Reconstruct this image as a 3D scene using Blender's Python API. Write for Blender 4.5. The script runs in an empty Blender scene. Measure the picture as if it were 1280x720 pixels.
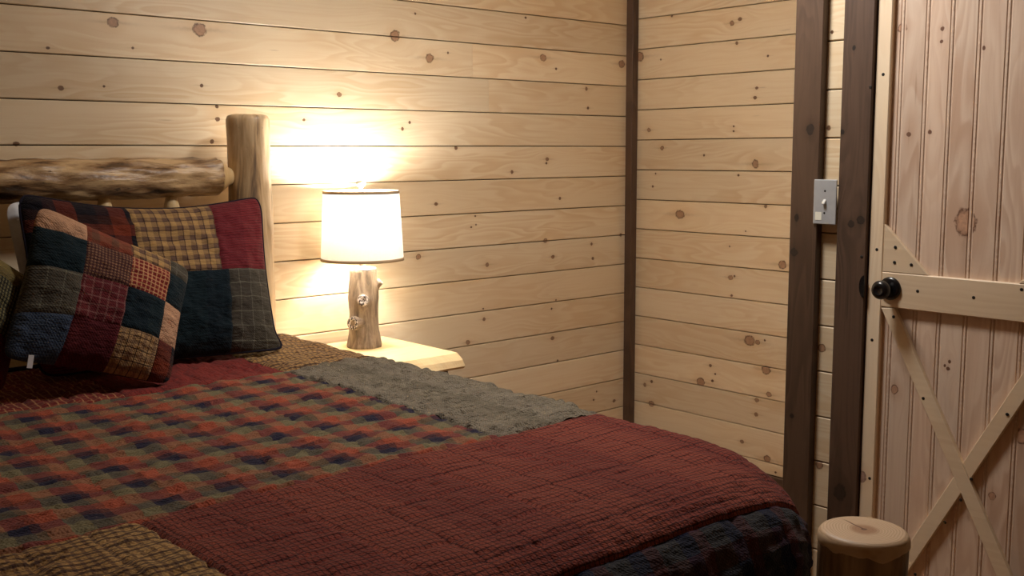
import bpy, bmesh, math, random
import numpy as np
from mathutils import Matrix, Vector
random.seed(7)
R = math.radians
SC = bpy.context.scene
COL = SC.collection

# ---------------------------------------------------------------- camera (calibrated from the plank lines)
FPX = 1327.0
CAM = Vector((-3.5312, -3.2040, 1.374))
_x = Vector((1517, 174, -FPX)).normalized()
_y = Vector((-1179, 164, -FPX)); _y = (_y - _x * _x.dot(_y)).normalized()
_z = _x.cross(_y)
RW = Matrix((_x, _y, _z))                     # camera axes -> world axes
cd = bpy.data.cameras.new('camera'); cam = bpy.data.objects.new('camera', cd); COL.objects.link(cam)
cd.sensor_width = 36; cd.lens = FPX / 1280 * 36; cd.clip_start = .05
cam.matrix_world = Matrix.Translation(CAM) @ RW.to_4x4()
SC.camera = cam

# ---------------------------------------------------------------- world, exposure
w = bpy.data.worlds.new('world'); SC.world = w; w.use_nodes = True
w.node_tree.nodes['Background'].inputs[0].default_value = (.5, .6, .8, 1)
w.node_tree.nodes['Background'].inputs[1].default_value = 0.05
SC.view_settings.view_transform = 'Standard'
SC.view_settings.look = 'None'
SC.view_settings.exposure = 0.16
SC.view_settings.gamma = 1
SC.view_settings.use_curve_mapping = False
LAMP_W = 15.5                                  # bulb of the bedside lamp
FILL_W = 20.0                                   # fill light added overhead, out of view


def on_plane(px, py, ax, c):
    r = RW @ Vector((px - 640, 360 - py, -FPX))
    t = (c - CAM[ax]) / r[ax]
    return CAM + r * t


# ---------------------------------------------------------------- helpers
def WM(o):
    if o.parent is None: return o.matrix_basis.copy()
    return WM(o.parent) @ o.matrix_parent_inverse @ o.matrix_basis


def setp(o, parent):
    if parent is not None:
        o.parent = parent
        o.matrix_parent_inverse = WM(parent).inverted()
    return o


def link(name, me, mat=None, parent=None, M=None):
    o = bpy.data.objects.new(name, me)
    COL.objects.link(o)
    if M is not None: o.matrix_basis = M
    if mat is not None and len(me.materials) == 0: me.materials.append(mat)
    setp(o, parent)
    return o


def thing(name, loc, label=None, cat=None, group=None):
    o = bpy.data.objects.new(name, None); COL.objects.link(o)
    o.location = loc; o.empty_display_size = .1
    if label: o['label'] = label
    if cat: o['category'] = cat
    if group: o['group'] = group
    return o


def smooth(me):
    me.polygons.foreach_set('use_smooth', [True] * len(me.polygons))
    return me


def frame(loc, l, n):
    l = Vector(l).normalized(); n = Vector(n).normalized(); w_ = l.cross(n)
    M = Matrix((l, n, w_)).transposed().to_4x4(); M.translation = Vector(loc)
    return M


_bc = {}
def board_mesh(L, W, T, ch=.0015):
    k = (round(L, 4), round(W, 4), round(T, 4), ch)
    if k in _bc: return _bc[k]
    h, v = L / 2, W / 2
    c = ch
    sec = [(-v, 0), (v, 0), (v, T - c), (v - c, T), (-v + c, T), (-v, T - c)]   # (z, y)
    vs = [(-h, y, z) for z, y in sec] + [(h, y, z) for z, y in sec]
    n = len(sec)
    fs = [tuple(range(n)), tuple(range(2 * n - 1, n - 1, -1))]
    for i in range(n):
        j = (i + 1) % n
        fs.append((i, i + n, j + n, j))
    me = bpy.data.meshes.new('board'); me.from_pydata(vs, [], fs)
    bm = bmesh.new(); bm.from_mesh(me); bmesh.ops.recalc_face_normals(bm, faces=bm.faces); bm.to_mesh(me); bm.free()
    _bc[k] = me
    return me


def board(name, loc, l, n, L, W, T, mat, parent, ch=.0015, knots=(), tint=0.0):
    M = frame(loc, l, n)
    if knots:
        inv0 = M.inverted()
        nn = sum(1 for P_, r in knots if abs((inv0 @ P_).x) < L / 2 + r and abs((inv0 @ P_).z) < W / 2 + r * .9)
        mat = variant(mat, min(nn, NK))
    me = board_mesh(L, W, T, ch)
    if len(me.materials) and me.materials[0] is not mat: me = me.copy(); me.materials.clear()
    o = link(name, me, mat, parent, M)
    ks = []
    if knots:
        inv = WM(o).inverted()
        for P, r in knots:
            q = inv @ P
            if abs(q.x) < L / 2 + r and abs(q.z) < W / 2 + r * .9: ks.append((q.x, q.z, r))
    ks.sort(key=lambda k: -k[2])
    for i in range(NK):
        o['k%d' % i] = [float(a) for a in (ks[i] if i < len(ks) else (50., 50., .001))]
    o['tint'] = float(tint)
    return o


def box_mesh(x0, x1, y0, y1, z0, z1, bev=0.0, seg=2, name='box'):
    bm = bmesh.new(); bmesh.ops.create_cube(bm, size=1)
    for v in bm.verts:
        v.co = ((x0 + x1) / 2 + v.co.x * (x1 - x0), (y0 + y1) / 2 + v.co.y * (y1 - y0), (z0 + z1) / 2 + v.co.z * (z1 - z0))
    if bev: bmesh.ops.bevel(bm, geom=bm.edges[:], offset=bev, segments=seg, affect='EDGES', profile=.5)
    me = bpy.data.meshes.new(name); bm.to_mesh(me); bm.free()
    return me


def prism_mesh(poly, d0, d1, plane='yz', bev=0.0):
    """poly in the given plane, extruded along the remaining axis from d0 to d1"""
    def P(a, b, d): return (d, a, b) if plane == 'yz' else ((a, d, b) if plane == 'xz' else (a, b, d))
    n = len(poly)
    vs = [P(a, b, d0) for a, b in poly] + [P(a, b, d1) for a, b in poly]
    fs = [tuple(range(n)), tuple(range(2 * n - 1, n - 1, -1))] + [(i, i + n, (i + 1) % n + n, (i + 1) % n) for i in range(n)]
    me = bpy.data.meshes.new('prism'); me.from_pydata(vs, [], fs)
    bm = bmesh.new(); bm.from_mesh(me); bmesh.ops.recalc_face_normals(bm, faces=bm.faces)
    if bev: bmesh.ops.bevel(bm, geom=bm.edges[:], offset=bev, segments=1, affect='EDGES')
    bm.to_mesh(me); bm.free()
    return me


def lathe_mesh(prof, seg=48, cap0=True, cap1=True):
    """prof: list of (r, z)"""
    vs = []; fs = []
    for r, z in prof:
        for i in range(seg):
            a = 2 * math.pi * i / seg
            vs.append((r * math.cos(a), r * math.sin(a), z))
    for j in range(len(prof) - 1):
        for i in range(seg):
            k = (i + 1) % seg
            fs.append((j * seg + i, j * seg + k, (j + 1) * seg + k, (j + 1) * seg + i))
    if cap0: fs.append(tuple(reversed(range(seg))))
    if cap1: fs.append(tuple((len(prof) - 1) * seg + i for i in range(seg)))
    me = bpy.data.meshes.new('lathe'); me.from_pydata(vs, [], fs)
    return smooth(me)


def zto(d):
    return Vector((0, 0, 1)).rotation_difference(Vector(d).normalized()).to_matrix().to_4x4()


# numpy value noise, smooth, 2D / 3D through hashing
def _hash(ix, iy, iz, seed):
    h = (ix * 374761393 + iy * 668265263 + iz * 2147483647 + seed * 1274126177) & 0xffffffff
    h = ((h ^ (h >> 13)) * 1274126177) & 0xffffffff
    return ((h ^ (h >> 16)) & 0xffff) / 65535.0 * 2 - 1


def vnoise(x, y, z=0.0, seed=0):
    x, y, z = np.broadcast_arrays(np.asarray(x, float), np.asarray(y, float), np.asarray(z, float))
    ix, iy, iz = (np.floor(a).astype(np.int64) for a in (x, y, z))
    fx, fy, fz = x - ix, y - iy, z - iz
    fx, fy, fz = (a * a * (3 - 2 * a) for a in (fx, fy, fz))
    out = 0
    for dx in (0, 1):
        for dy in (0, 1):
            for dz in (0, 1):
                wgt = (fx if dx else 1 - fx) * (fy if dy else 1 - fy) * (fz if dz else 1 - fz)
                out = out + wgt * _hash(ix + dx, iy + dy, iz + dz, seed)
    return out


def log_mesh(L, r0, r1, amp=.004, seed=1, bevel=.012, seg=56, step=.02, lump=.5, cap=True):
    """log along local X from 0 to L, rounded cut ends"""
    n = max(4, int(L / step))
    xs = list(np.linspace(bevel, L - bevel, n))
    xs = [0, bevel * .3] + xs + [L - bevel * .3, L]
    vs = []; fs = []
    for x in xs:
        t = x / L; r = r0 + (r1 - r0) * t
        e = min(x, L - x)
        cut = 0 if e >= bevel else bevel * (1 - math.sqrt(max(0, 1 - (1 - e / bevel) ** 2)))
        for i in range(seg):
            a = 2 * math.pi * i / seg
            c, s = math.cos(a), math.sin(a)
            d = amp * (float(vnoise(x * 6, c * 1.6, s * 1.6, seed)) + lump * float(vnoise(x * 22, c * 4, s * 4, seed + 5)))
            rr = r + d - cut
            vs.append((x, c * rr, s * rr))
    m = len(xs)
    for j in range(m - 1):
        for i in range(seg):
            k = (i + 1) % seg
            fs.append((j * seg + i, j * seg + k, (j + 1) * seg + k, (j + 1) * seg + i))
    if cap:
        fs.append(tuple(range(seg))); fs.append(tuple((m - 1) * seg + i for i in reversed(range(seg))))
    me = bpy.data.meshes.new('log'); me.from_pydata(vs, [], fs)
    bm = bmesh.new(); bm.from_mesh(me); bmesh.ops.recalc_face_normals(bm, faces=bm.faces); bm.to_mesh(me); bm.free()
    smooth(me)
    return me


def along(p0, p1):
    p0 = Vector(p0); d = (Vector(p1) - p0)
    M = Vector((1, 0, 0)).rotation_difference(d.normalized()).to_matrix().to_4x4(); M.translation = p0
    return M, d.length


# ---------------------------------------------------------------- node helper
class G:
    def __init__(s, name):
        s.m = bpy.data.materials.new(name); s.m.use_nodes = True
        s.t = s.m.node_tree; s.n = s.t.nodes; s.l = s.t.links
        s.b = s.n['Principled BSDF']; s.out = s.n['Material Output']

    def put(s, inp, v):
        if v is None: return
        if isinstance(v, bpy.types.NodeSocket): s.l.new(v, inp)
        elif isinstance(v, (tuple, list)) and len(v) == 3 and inp.type == 'RGBA': inp.default_value = (*v, 1)
        else: inp.default_value = v

    def math(s, op, a, b=None, c=None, clamp=False):
        n = s.n.new('ShaderNodeMath'); n.operation = op; n.use_clamp = clamp
        for i, v in enumerate((a, b, c)): s.put(n.inputs[i], v)
        return n.outputs[0]

    def add(s, a, b): return s.math('ADD', a, b)
    def sub(s, a, b): return s.math('SUBTRACT', a, b)
    def mul(s, a, b): return s.math('MULTIPLY', a, b)
    def div(s, a, b): return s.math('DIVIDE', a, b)

    def step(s, v, a, b, lo=0., hi=1.):
        n = s.n.new('ShaderNodeMapRange'); n.interpolation_type = 'SMOOTHSTEP'
        for i, q in enumerate((v, a, b, lo, hi)): s.put(n.inputs[i], q)
        return n.outputs[0]

    def vec(s, x, y, z=0.):
        n = s.n.new('ShaderNodeCombineXYZ')
        for i, v in enumerate((x, y, z)): s.put(n.inputs[i], v)
        return n.outputs[0]

    def sep(s, v):
        n = s.n.new('ShaderNodeSeparateXYZ'); s.put(n.inputs[0], v); return n.outputs

    def noise(s, v, scale=1., detail=2., rough=.5, dist=0.):
        n = s.n.new('ShaderNodeTexNoise'); s.put(n.inputs['Vector'], v); n.inputs['Scale'].default_value = scale
        n.inputs['Detail'].default_value = detail; n.inputs['Roughness'].default_value = rough
        n.inputs['Distortion'].default_value = dist
        return n.outputs['Fac']

    def mix(s, f, a, b, mode='MIX'):
        n = s.n.new('ShaderNodeMix'); n.data_type = 'RGBA'; n.blend_type = mode
        s.put(n.inputs[0], f); s.put(n.inputs[6], a); s.put(n.inputs[7], b)
        return n.outputs[2]

    def ramp(s, f, stops, const=False):
        n = s.n.new('ShaderNodeValToRGB'); s.put(n.inputs[0], f)
        if const: n.color_ramp.interpolation = 'CONSTANT'
        e = n.color_ramp.elements
        while len(e) > 1: e.remove(e[0])
        e[0].position = stops[0][0]; e[0].color = (*stops[0][1], 1)
        for p, c in stops[1:]:
            k = e.new(p); k.color = (*c, 1)
        return n.outputs[0]

    def attr(s, name, obj=True):
        n = s.n.new('ShaderNodeAttribute'); n.attribute_type = 'OBJECT' if obj else 'GEOMETRY'; n.attribute_name = name
        return n

    def obj(s):
        n = s.n.new('ShaderNodeTexCoord'); return n.outputs['Object']

    def uv(s):
        n = s.n.new('ShaderNodeTexCoord'); return n.outputs['UV']

    def rnd(s):
        n = s.n.new('ShaderNodeObjectInfo'); return n.outputs['Random']

    def bump(s, h, strength=.3, dist=.002):
        n = s.n.new('ShaderNodeBump'); s.put(n.inputs['Height'], h)
        n.inputs['Strength'].default_value = strength; n.inputs['Distance'].default_value = dist
        s.l.new(n.outputs[0], s.b.inputs['Normal'])

    def done(s, col, rough=.5, spec=.5):
        s.put(s.b.inputs['Base Color'], col); s.put(s.b.inputs['Roughness'], rough)
        s.b.inputs['Specular IOR Level'].default_value = spec
        return s.m


def srgb(r, g, b):
    f = lambda c: (c / 255 / 12.92) if c / 255 <= .04045 else ((c / 255 + .055) / 1.055) ** 2.4
    return (f(r), f(g), f(b))


NK = 7
VARIANT = {}
def pine(name, *a, **k):
    """wood in four builds that differ only in how many knots they can show"""
    full = pine_n(name, *a, nk=NK, **k)
    VARIANT[full] = {n: pine_n(name + '_%d' % n, *a, nk=n, **k) for n in (0, 1, 3)}
    VARIANT[full][NK] = full
    return VARIANT[full][0]
def variant(mat, n):
    for full, v in VARIANT.items():
        if mat in v.values():
            return v[min(q for q in v if q >= n)]
    return mat


def pine_n(name, base, ring, warm, rough=.42, contrast=1.0, knot_core=(.27, .155, .09), rim=(.10, .045, .02), blotch=.0, spec=.5, nk=7):
    g = G(name)
    u, y, v = g.sep(g.obj())
    rnd = g.rnd(); seed = g.mul(rnd, 97.)
    wa_ = g.sub(g.noise(g.vec(g.mul(u, 75.), g.mul(v, 75.), seed), 1., 2.), .5)
    wb_ = g.sub(g.noise(g.vec(g.mul(u, 75.), g.mul(v, 75.), g.add(seed, 5.)), 1., 2.), .5)
    n90 = g.noise(g.vec(g.mul(u, 140.), g.mul(v, 140.), seed), 1., 2.)
    vv = v
    core = None; halo = None; ringk = None; tail = None
    for i in range(nk):
        a = g.attr('k%d' % i); ku, kv, kr = g.sep(a.outputs['Vector'])
        du = g.add(g.sub(u, ku), g.mul(g.mul(wa_, kr), .8)); dv = g.add(g.sub(v, kv), g.mul(g.mul(wb_, kr), .7))
        el = g.add(.55, g.mul(g.math('FRACT', g.mul(ku, 917.)), .7))      # each knot its own roundness
        d2 = g.add(g.mul(g.mul(du, du), el), g.mul(dv, dv))
        d = g.div(g.math('SQRT', d2), kr)
        e = g.math('EXPONENT', g.mul(g.div(g.add(g.mul(g.mul(du, du), .25), g.mul(dv, dv)), g.mul(kr, kr)), -.045))
        vv = g.sub(vv, g.mul(g.mul(g.sub(v, kv), e), .85))
        c = g.step(d, 1.15, .8)
        core = c if core is None else g.math('MAXIMUM', core, c)
        rk = g.mul(g.mul(g.step(d, .68, .98), g.step(d, 1.22, 1.0)), g.step(n90, .25, .6))
        rk = g.math('MAXIMUM', rk, g.mul(c, g.step(kr, .010, .005)))
        ringk = rk if ringk is None else g.math('MAXIMUM', ringk, rk)
        hh = g.mul(g.step(d, 3.6, .9), g.step(kr, .002, .009))
        halo = hh if halo is None else g.math('MAXIMUM', halo, hh)
        tl = g.math('EXPONENT', g.mul(g.add(g.mul(g.mul(du, du), .05), g.mul(g.mul(dv, dv), 9.)), g.div(-1., g.mul(kr, kr))))
        tail = tl if tail is None else g.math('MAXIMUM', tail, tl)
    # growth rings: bands of a slow field
    f1 = g.noise(g.vec(g.mul(u, 1.5), g.mul(vv, 10.), seed), 1., 2., .45)
    bands = g.math('FRACT', g.mul(f1, 13.))
    bands = g.mul(g.step(bands, .0, .75), g.step(bands, 1., .82))
    f2 = g.noise(g.vec(g.mul(u, 3.), g.mul(vv, 120.), seed), 1., 3., .6)
    f3 = g.noise(g.vec(g.mul(u, 1.3), g.mul(v, 4.), g.add(seed, 31.)), 1., 2., .5)
    vis = g.step(f3, .35, .65)
    col = g.mix(g.mul(g.mul(bands, vis), .62 * contrast), base, ring)
    col = g.mix(g.mul(g.step(f2, .42, .75), .30 * contrast), col, ring)
    col = g.mix(g.mul(g.step(f3, .5, .8), .45), col, warm)
    if blotch:
        f5 = g.noise(g.vec(g.mul(u, 4.), g.mul(v, 14.), g.add(seed, 11.)), 1., 3., .6)
        col = g.mix(g.mul(g.step(f5, .52, .72), blotch), col, ring)
    # per piece tone
    tone = g.add(g.add(.90, g.mul(rnd, .16)), g.attr('tint').outputs['Fac'])
    rnd2 = g.math('FRACT', g.mul(rnd, 13.7))
    col = g.mix(g.mul(rnd2, .35), col, warm, 'MIX')
    # resin streaks
    f4 = g.noise(g.vec(g.mul(u, 5.), g.mul(v, 55.), g.add(seed, 7.)), 1., 1., .5)
    col = g.mix(g.mul(g.step(f4, .78, .84), .5), col, knot_core)
    if nk: col = g.mix(g.mul(halo, .5), col, tuple(.5 * p_ + .5 * q_ for p_, q_ in zip(warm, ring)))
    if nk: col = g.mix(g.mul(tail, .35), col, knot_core)
    kn = n90
    if nk: col = g.mix(core, col, g.mix(kn, knot_core, tuple(min(1, c * 2.0) for c in knot_core)))
    if nk: col = g.mix(g.mul(ringk, .9), col, rim)
    col = g.mix(1., col, g.vec(tone, tone, tone), 'MULTIPLY')
    g.bump(g.add(g.mul(f2, .6), g.mul(core, .4)) if nk else g.mul(f2, .6), .12, .001)
    return g.done(col, rough, spec)


M_pine = pine('pine_wall', srgb(231, 213, 183), srgb(208, 174, 130), srgb(222, 196, 158), .38)
M_pine_door = pine('pine_door', srgb(222, 200, 180), srgb(184, 146, 120), srgb(204, 172, 148), .45, 1.0, (.36, .21, .135), (.12, .05, .03), blotch=.28)
M_frame = pine('pine_door_frame', srgb(232, 211, 182), srgb(210, 180, 146), srgb(222, 194, 160), .45, .6, (.28, .18, .14), (.20, .10, .08))
M_stain = pine('stained_trim', srgb(92, 70, 56), srgb(52, 36, 27), srgb(78, 58, 42), .5, 1.5, (.020, .012, .008), (.012, .007, .005), blotch=.5)
M_stain_r = pine('stained_trim_red', srgb(94, 72, 56), srgb(54, 37, 27), srgb(82, 60, 44), .5, 1.2, (.020, .012, .008), (.012, .007, .005), blotch=.4)
M_floor = pine('floor_wood', srgb(150, 112, 74), srgb(110, 76, 46), srgb(130, 92, 56), .4)
M_ceil = pine('ceiling_wood', srgb(236, 216, 182), srgb(214, 182, 136), srgb(226, 200, 158), .5)


def plain(name, col, rough=.5, metal=0., spec=.5):
    g = G(name); g.b.inputs['Metallic'].default_value = metal
    n = g.noise(g.obj(), 60., 3.)
    c2 = tuple(c * .8 for c in col)
    return g.done(g.mix(n, c2, col), rough, spec)


M_gap = plain('groove_dark', srgb(92, 62, 38), .9)
M_black = plain('black_metal', (.006, .006, .007), .25)
M_screw = plain('screw_black', (.008, .006, .005), .5)
M_plate = plain('steel_plate', srgb(196, 200, 205), .38, .35)
M_toggle = plain('toggle_plastic', srgb(215, 215, 210), .3)
M_glint = plain('painted_glint', srgb(240, 240, 225), .5)  # pale colour for the reflection painted on the switch plate

# ================================================================ SETTING
def struct(name, me, mat=None, label=None, M=None):
    o = link(name, me, mat, None, M); o['kind'] = 'structure'
    if label: o['label'] = label
    return o


XL, YF, ZC = -5.6, -5.2, 2.45
XCW = -0.94                                    # face of the closet wall with the door
Y1, DY0, DY1, DH = -1.478, -1.712, -2.285, 2.03
TP = .019

floor = struct('floor', box_mesh(XL - .1, .1, YF - .1, .1, -.1, 0), M_floor, 'brown wooden floor under the log bed')
ceil = struct('ceiling', box_mesh(XL - .1, .1, YF - .1, .1, ZC, ZC + .1), M_ceil, 'flat pine ceiling over the bedroom')
wa = struct('wall_back', box_mesh(XL - .1, .1, 0 + TP, .12, 0, ZC), M_gap, 'pine plank wall behind the log headboard and the lamp')
wb = struct('wall_right', box_mesh(TP, .12, Y1, TP, 0, ZC), M_gap, 'pine plank wall to the right of the corner trim')
wl = struct('wall_left', box_mesh(XL - .12, XL, YF, .1, 0, ZC), M_ceil, 'pine wall beyond the left side of the bed')
wf = struct('wall_front', box_mesh(XL - .1, XCW, YF - .12, YF, 0, ZC), M_ceil, 'pine wall behind the viewer')

# closet wall with door opening (one backing mesh)
bm = bmesh.new()
def addbox(bm, x0, x1, y0, y1, z0, z1):
    r = bmesh.ops.create_cube(bm, size=1)
    for v in r['verts']:
        v.co = ((x0 + x1) / 2 + v.co.x * (x1 - x0), (y0 + y1) / 2 + v.co.y * (y1 - y0), (z0 + z1) / 2 + v.co.z * (z1 - z0))
xb = XCW + TP
addbox(bm, xb, xb + .09, DY0, Y1 - TP, 0, ZC)
addbox(bm, xb, xb + .09, YF, DY1, 0, ZC)
addbox(bm, xb, xb + .09, DY1, DY0, DH, ZC)
addbox(bm, xb + .09, 0, Y1 - TP - .09, Y1 - TP, 0, ZC)
me = bpy.data.meshes.new('closet'); bm.to_mesh(me); bm.free()
wc = struct('wall_closet', me, M_gap, 'pine plank wall that holds the light switch and the door')

P = .13
# knots seen on the walls, (px, py, radius px) turned into points on the wall itself
KA = [(141,28,7),(250,37,9),(166,60,2),(271,133,3),(272,149,3.5),(265,177,3.5),(76,110,4),(252,107,3),(519,17,2),(494,45,8),(537,73,6),
      (560,66,2),(679,72,5),(695,86,2),(777,80,5),(657,22,2),(512,153,2.5),(503,161,3),(509,181,2.3),(668,157,2),(570,185,3),(684,199,3.2),
      (683,204,2),(545,255,3),(523,321,4.5),(513,323.5,2),(526,332,2),(614,318,2),(609,331,3.5),(594,270,1.6),(595,281,1.6),(589,284,1.5),
      (604,386,1.6),(605,399,3),(585,428,3.6),(681.6,301,4),(691,311.7,1.6),(691,321,3),(739.5,305,2.6),(741,323,2.6),(776,293.6,2.6),
      (695,375,1.6),(689.5,386,2),(584.7,427.8,3.6),(690.7,422.8,3),(697,451,2.2),(742,499.8,1.8),(745.7,489.5,1.6),(767.7,501,2.6),
      (424,118,4),(735,135,2.4),(733,111,3),(130,108,2),(20,180,4),(640,215,3),(700,248,2.6),(60,60,2.5),(380,150,2.5)]
KB = [(800,71,6.5),(826,74.5,1.6),(921,54,3),(915,29,4),(925,24,3),(946,110,2.5),(944,122,2.8),(917,158,1.8),(917,164,1.8),(811,162.5,3.6),
      (827.5,185,3.5),(880,194,2),(944,205,6),(816,233,2),(819.5,217,1.6),(923,219,2),(957,258,3),(850,268,6),(912,308,1.6),(978,331,6),
      (913,347,4),(918,345,2),(932,289,1.4),(914.5,369.5,2.3),(937,426,7),(947,428,4),(956,425.5,2),(888,457,2.6),(894,467.5,1.8),(890.5,476,2.2),
      (876,477.5,6),(957.5,462.5,6),(961,493,4.2),(946,500,3.6),(945,518,3.2),(806,481,3.2),(814.5,477,2.4),(814,504.5,4.5),(927.5,552,3.2),
      (959,574,5),(969.5,590.5,1.8),(840,20,2),(960,70,2)]
KD = [(1207,278,15),(1128,35,7),(1178,36,3.5),(1162,165,3.5),(1136,168,4),(1187,452,2.6),(1185,461,3.2),(1181,457,2),(1278,545,9),(1118,487,5),
      (1177,52,3),(1230,60,3),(1240,620,5),(1255,160,3)]
KC = [(1027,435,5.5),(1024,581,6),(1040,40,3),(1036,160,4)]
KT = [(996,272,4.5),(993,315,6),(1013,162,6),(1064,280,5),(1076,275,6),(1053,165,4),(1050,615,9),(990,520,4),(1068,60,3)]
def knots(lst, ax, c):
    out = []
    for px, py, r in lst:
        q = on_plane(px, py, ax, c)
        q2 = on_plane(px, py + r, ax, c)
        out.append((q, max(.0022, (q2 - q).length * (.72 if r < 5 else .85))))
    return out
kA, kB, kD, kC, kT = knots(KA, 1, 0), knots(KB, 0, 0), knots(KD, 0, XCW), knots(KC, 0, XCW), knots(KT, 0, XCW - .024)

H = .1268
def rows(z0, ztop, off):
    z = off
    while z > z0: z -= P
    out = []
    while z < ztop:
        a, b = max(z + .0016, z0), min(z + P - .0016, ztop)
        if b - a > .02: out.append((a, b))
        z += P
    return out

tA = [0, .0, -.02, .02, 0, -.03, .0, -.02, .01, -.01, -.03, .01, -.02, .02, 0, .02, -.05, 0, 0, 0, 0]
for i, (a, b) in enumerate(rows(0, ZC, 0.102)):            # behind the headboard
    zc = (a + b) / 2; L = -XL
    js = [random.uniform(-4.6, -3.0)]
    if abs(zc - 1.597) < .06: js.append(on_plane(611, 115, 1, 0).x)
    if abs(zc - 1.727) < .06: js.append(on_plane(591, 85, 1, 0).x)
    xs = [XL] + sorted(js) + [0]
    for j in range(len(xs) - 1):
        x0, x1 = xs[j], xs[j + 1] - .0008
        kk = kA
        board('plank', ((x0 + x1) / 2, TP, zc), (-1, 0, 0), (0, -1, 0), x1 - x0, b - a, TP, M_pine, wa, .0022, kk, tA[i % len(tA)] + random.uniform(-.03, .03))
for i, (a, b) in enumerate(rows(.0815, ZC, 0.1295)):       # right of the corner
    board('plank', (TP, Y1 / 2, (a + b) / 2), (0, 1, 0), (-1, 0, 0), -Y1, b - a, TP, M_pine, wb, .0022, kB, random.uniform(-.03, .03))
for i, (a, b) in enumerate(rows(0, ZC, 0.112)):            # closet wall
    zc = (a + b) / 2
    board('plank', (xb, (DY0 + Y1) / 2, zc), (0, 1, 0), (-1, 0, 0), Y1 - DY0, b - a, TP, M_pine, wc, .0022, kC, random.uniform(-.04, .02))
    board('plank', (xb, (YF + DY1) / 2, zc), (0, 1, 0), (-1, 0, 0), DY1 - YF, b - a, TP, M_pine, wc, .0022, (), random.uniform(-.04, .02))
    if a > DH: board('plank', (xb, (DY0 + DY1) / 2, zc), (0, 1, 0), (-1, 0, 0), DY0 - DY1, b - a, TP, M_pine, wc, .0022)
    board('plank', (xb / 2, Y1 - TP, zc), (-1, 0, 0), (0, 1, 0), -xb, b - a, TP, M_pine, wc, .0022)

# trims
def trim(name, loc, l, n, L, W, T, mat, label, kn=()):
    o = board(name, loc, l, n, L, W, T, mat, None, .002, kn); o['kind'] = 'structure'; o['label'] = label; return o
trim('trim_1', (-.019, 0, ZC / 2), (0, 0, 1), (0, -1, 0), ZC - .002, .038, .036, M_stain_r, 'dark stained square trim strip in the wall corner')
trim('baseboard_right', (0, (-.036 + Y1) / 2, .04), (0, 1, 0), (-1, 0, 0), -.038 - Y1 - .002, .08, .016, M_stain_r, 'dark stained baseboard under the right plank wall')
trim('baseboard_back', ((XL - .05) / 2, 0, .06), (-1, 0, 0), (0, -1, 0), -XL - .05, .12, .016, M_stain_r, 'dark stained baseboard behind bed and nightstand')
trim('trim_2', (XCW, (-1.478 - 1.565) / 2, ZC / 2), (0, 0, 1), (-1, 0, 0), ZC - .002, .087, .025, M_stain_r, 'dark stained corner board left of the light switch', kT)
trim('trim_3', (XCW, (-1.627 - 1.716) / 2, DH / 2 + .04), (0, 0, 1), (-1, 0, 0), DH + .08, .089, .025, M_stain, 'dark stained door casing between light switch and door', kT)
trim('trim_4', (XCW, DY1 - .05, DH / 2 + .04), (0, 0, 1), (-1, 0, 0), DH + .08, .091, .025, M_stain, 'dark stained door casing on the hinge side of the door')
trim('trim_5', (XCW, (DY0 + DY1) / 2, DH + .045), (0, 1, 0), (-1, 0, 0), DY0 - DY1 - .016, .086, .025, M_stain, 'dark stained door casing across the top of the door')

# ---------------------------------------------------------------- door
door = thing('door_1', (XCW, (DY0 + DY1) / 2, 0), 'pine barn style door with a cross brace and black knob'); door['kind'] = 'structure'
dx = XCW - .014                                # face of frame boards
yl, yr = DY0 - .0065, DY1 + .004
sw = .041
ym = (yl + yr) / 2
# tongue and groove boards, recessed
bt = .024
link('door_core', box_mesh(dx + bt - .0082, dx + bt + .012, yr, yl, .01, DH - .006), M_pine_door, door)
y = -1.752; first = True
edges = [-1.742] + [on_plane(px, 0, 0, dx + bt - .010).y for px in (1132.5, 1164, 1195, 1229.5, 1265.5)]
edges += [edges[-1] - .068, edges[-1] - .136, -2.243]
for i in range(len(edges) - 1):
    y0, y1 = edges[i], edges[i + 1]
    o = board('panel_board', (dx + bt, (y0 + y1 + .009) / 2, DH / 2), (0, 0, 1), (-1, 0, 0), DH - .03, abs(y1 - y0) - .0105, .010, M_pine_door, door, .0022, kD, random.uniform(-.05, .05))
    # the bead that runs down each board edge
    link('bead', box_mesh(dx + bt - .0102, dx + bt - .004, y1 + .0016, y1 + .0076, .02, DH - .016, .0015, 1), M_pine_door, o)
FT = .016
def fb(name, loc, l, L, W, T=FT, **k):
    return board(name, loc, l, (-1, 0, 0), L, W, T, M_frame, door, .0025, **k)
fx = dx + bt - .010                             # back plane of frame boards
FT = fx - dx
zt0, zt1 = DH - .10, DH - .006
kst = knots([(1080,594,7)], 0, XCW)
fb('stile', (fx, yl - sw / 2, DH / 2), (0, 0, 1), DH - .016, sw, FT, knots=kst)
fb('stile', (fx, yr + sw / 2, DH / 2), (0, 0, 1), DH - .016, sw, FT)
for zc, wd in ((1.0135, .093), (DH - .053, .09), (.075, .125)):
    fb('rail', (fx, ym, zc), (0, 1, 0), (yl - yr) - 2 * sw - .0008, wd, FT)
# corner gussets
gl, gr = yl - sw - .0006, yr + sw + .0006
for (ya, sgn) in ((gl, -1), (gr, 1)):
    for (za, zs) in ((1.0606, 1), (DH - .0985, -1)):
        poly = [(ya, za), (ya + sgn * .126, za), (ya + sgn * .121, za + zs * .005), (ya, za + zs * .126)]
        me = prism_mesh(poly, dx + .0008, fx, 'yz', .0012)
        link('corner_gusset', me, M_frame, door)
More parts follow.
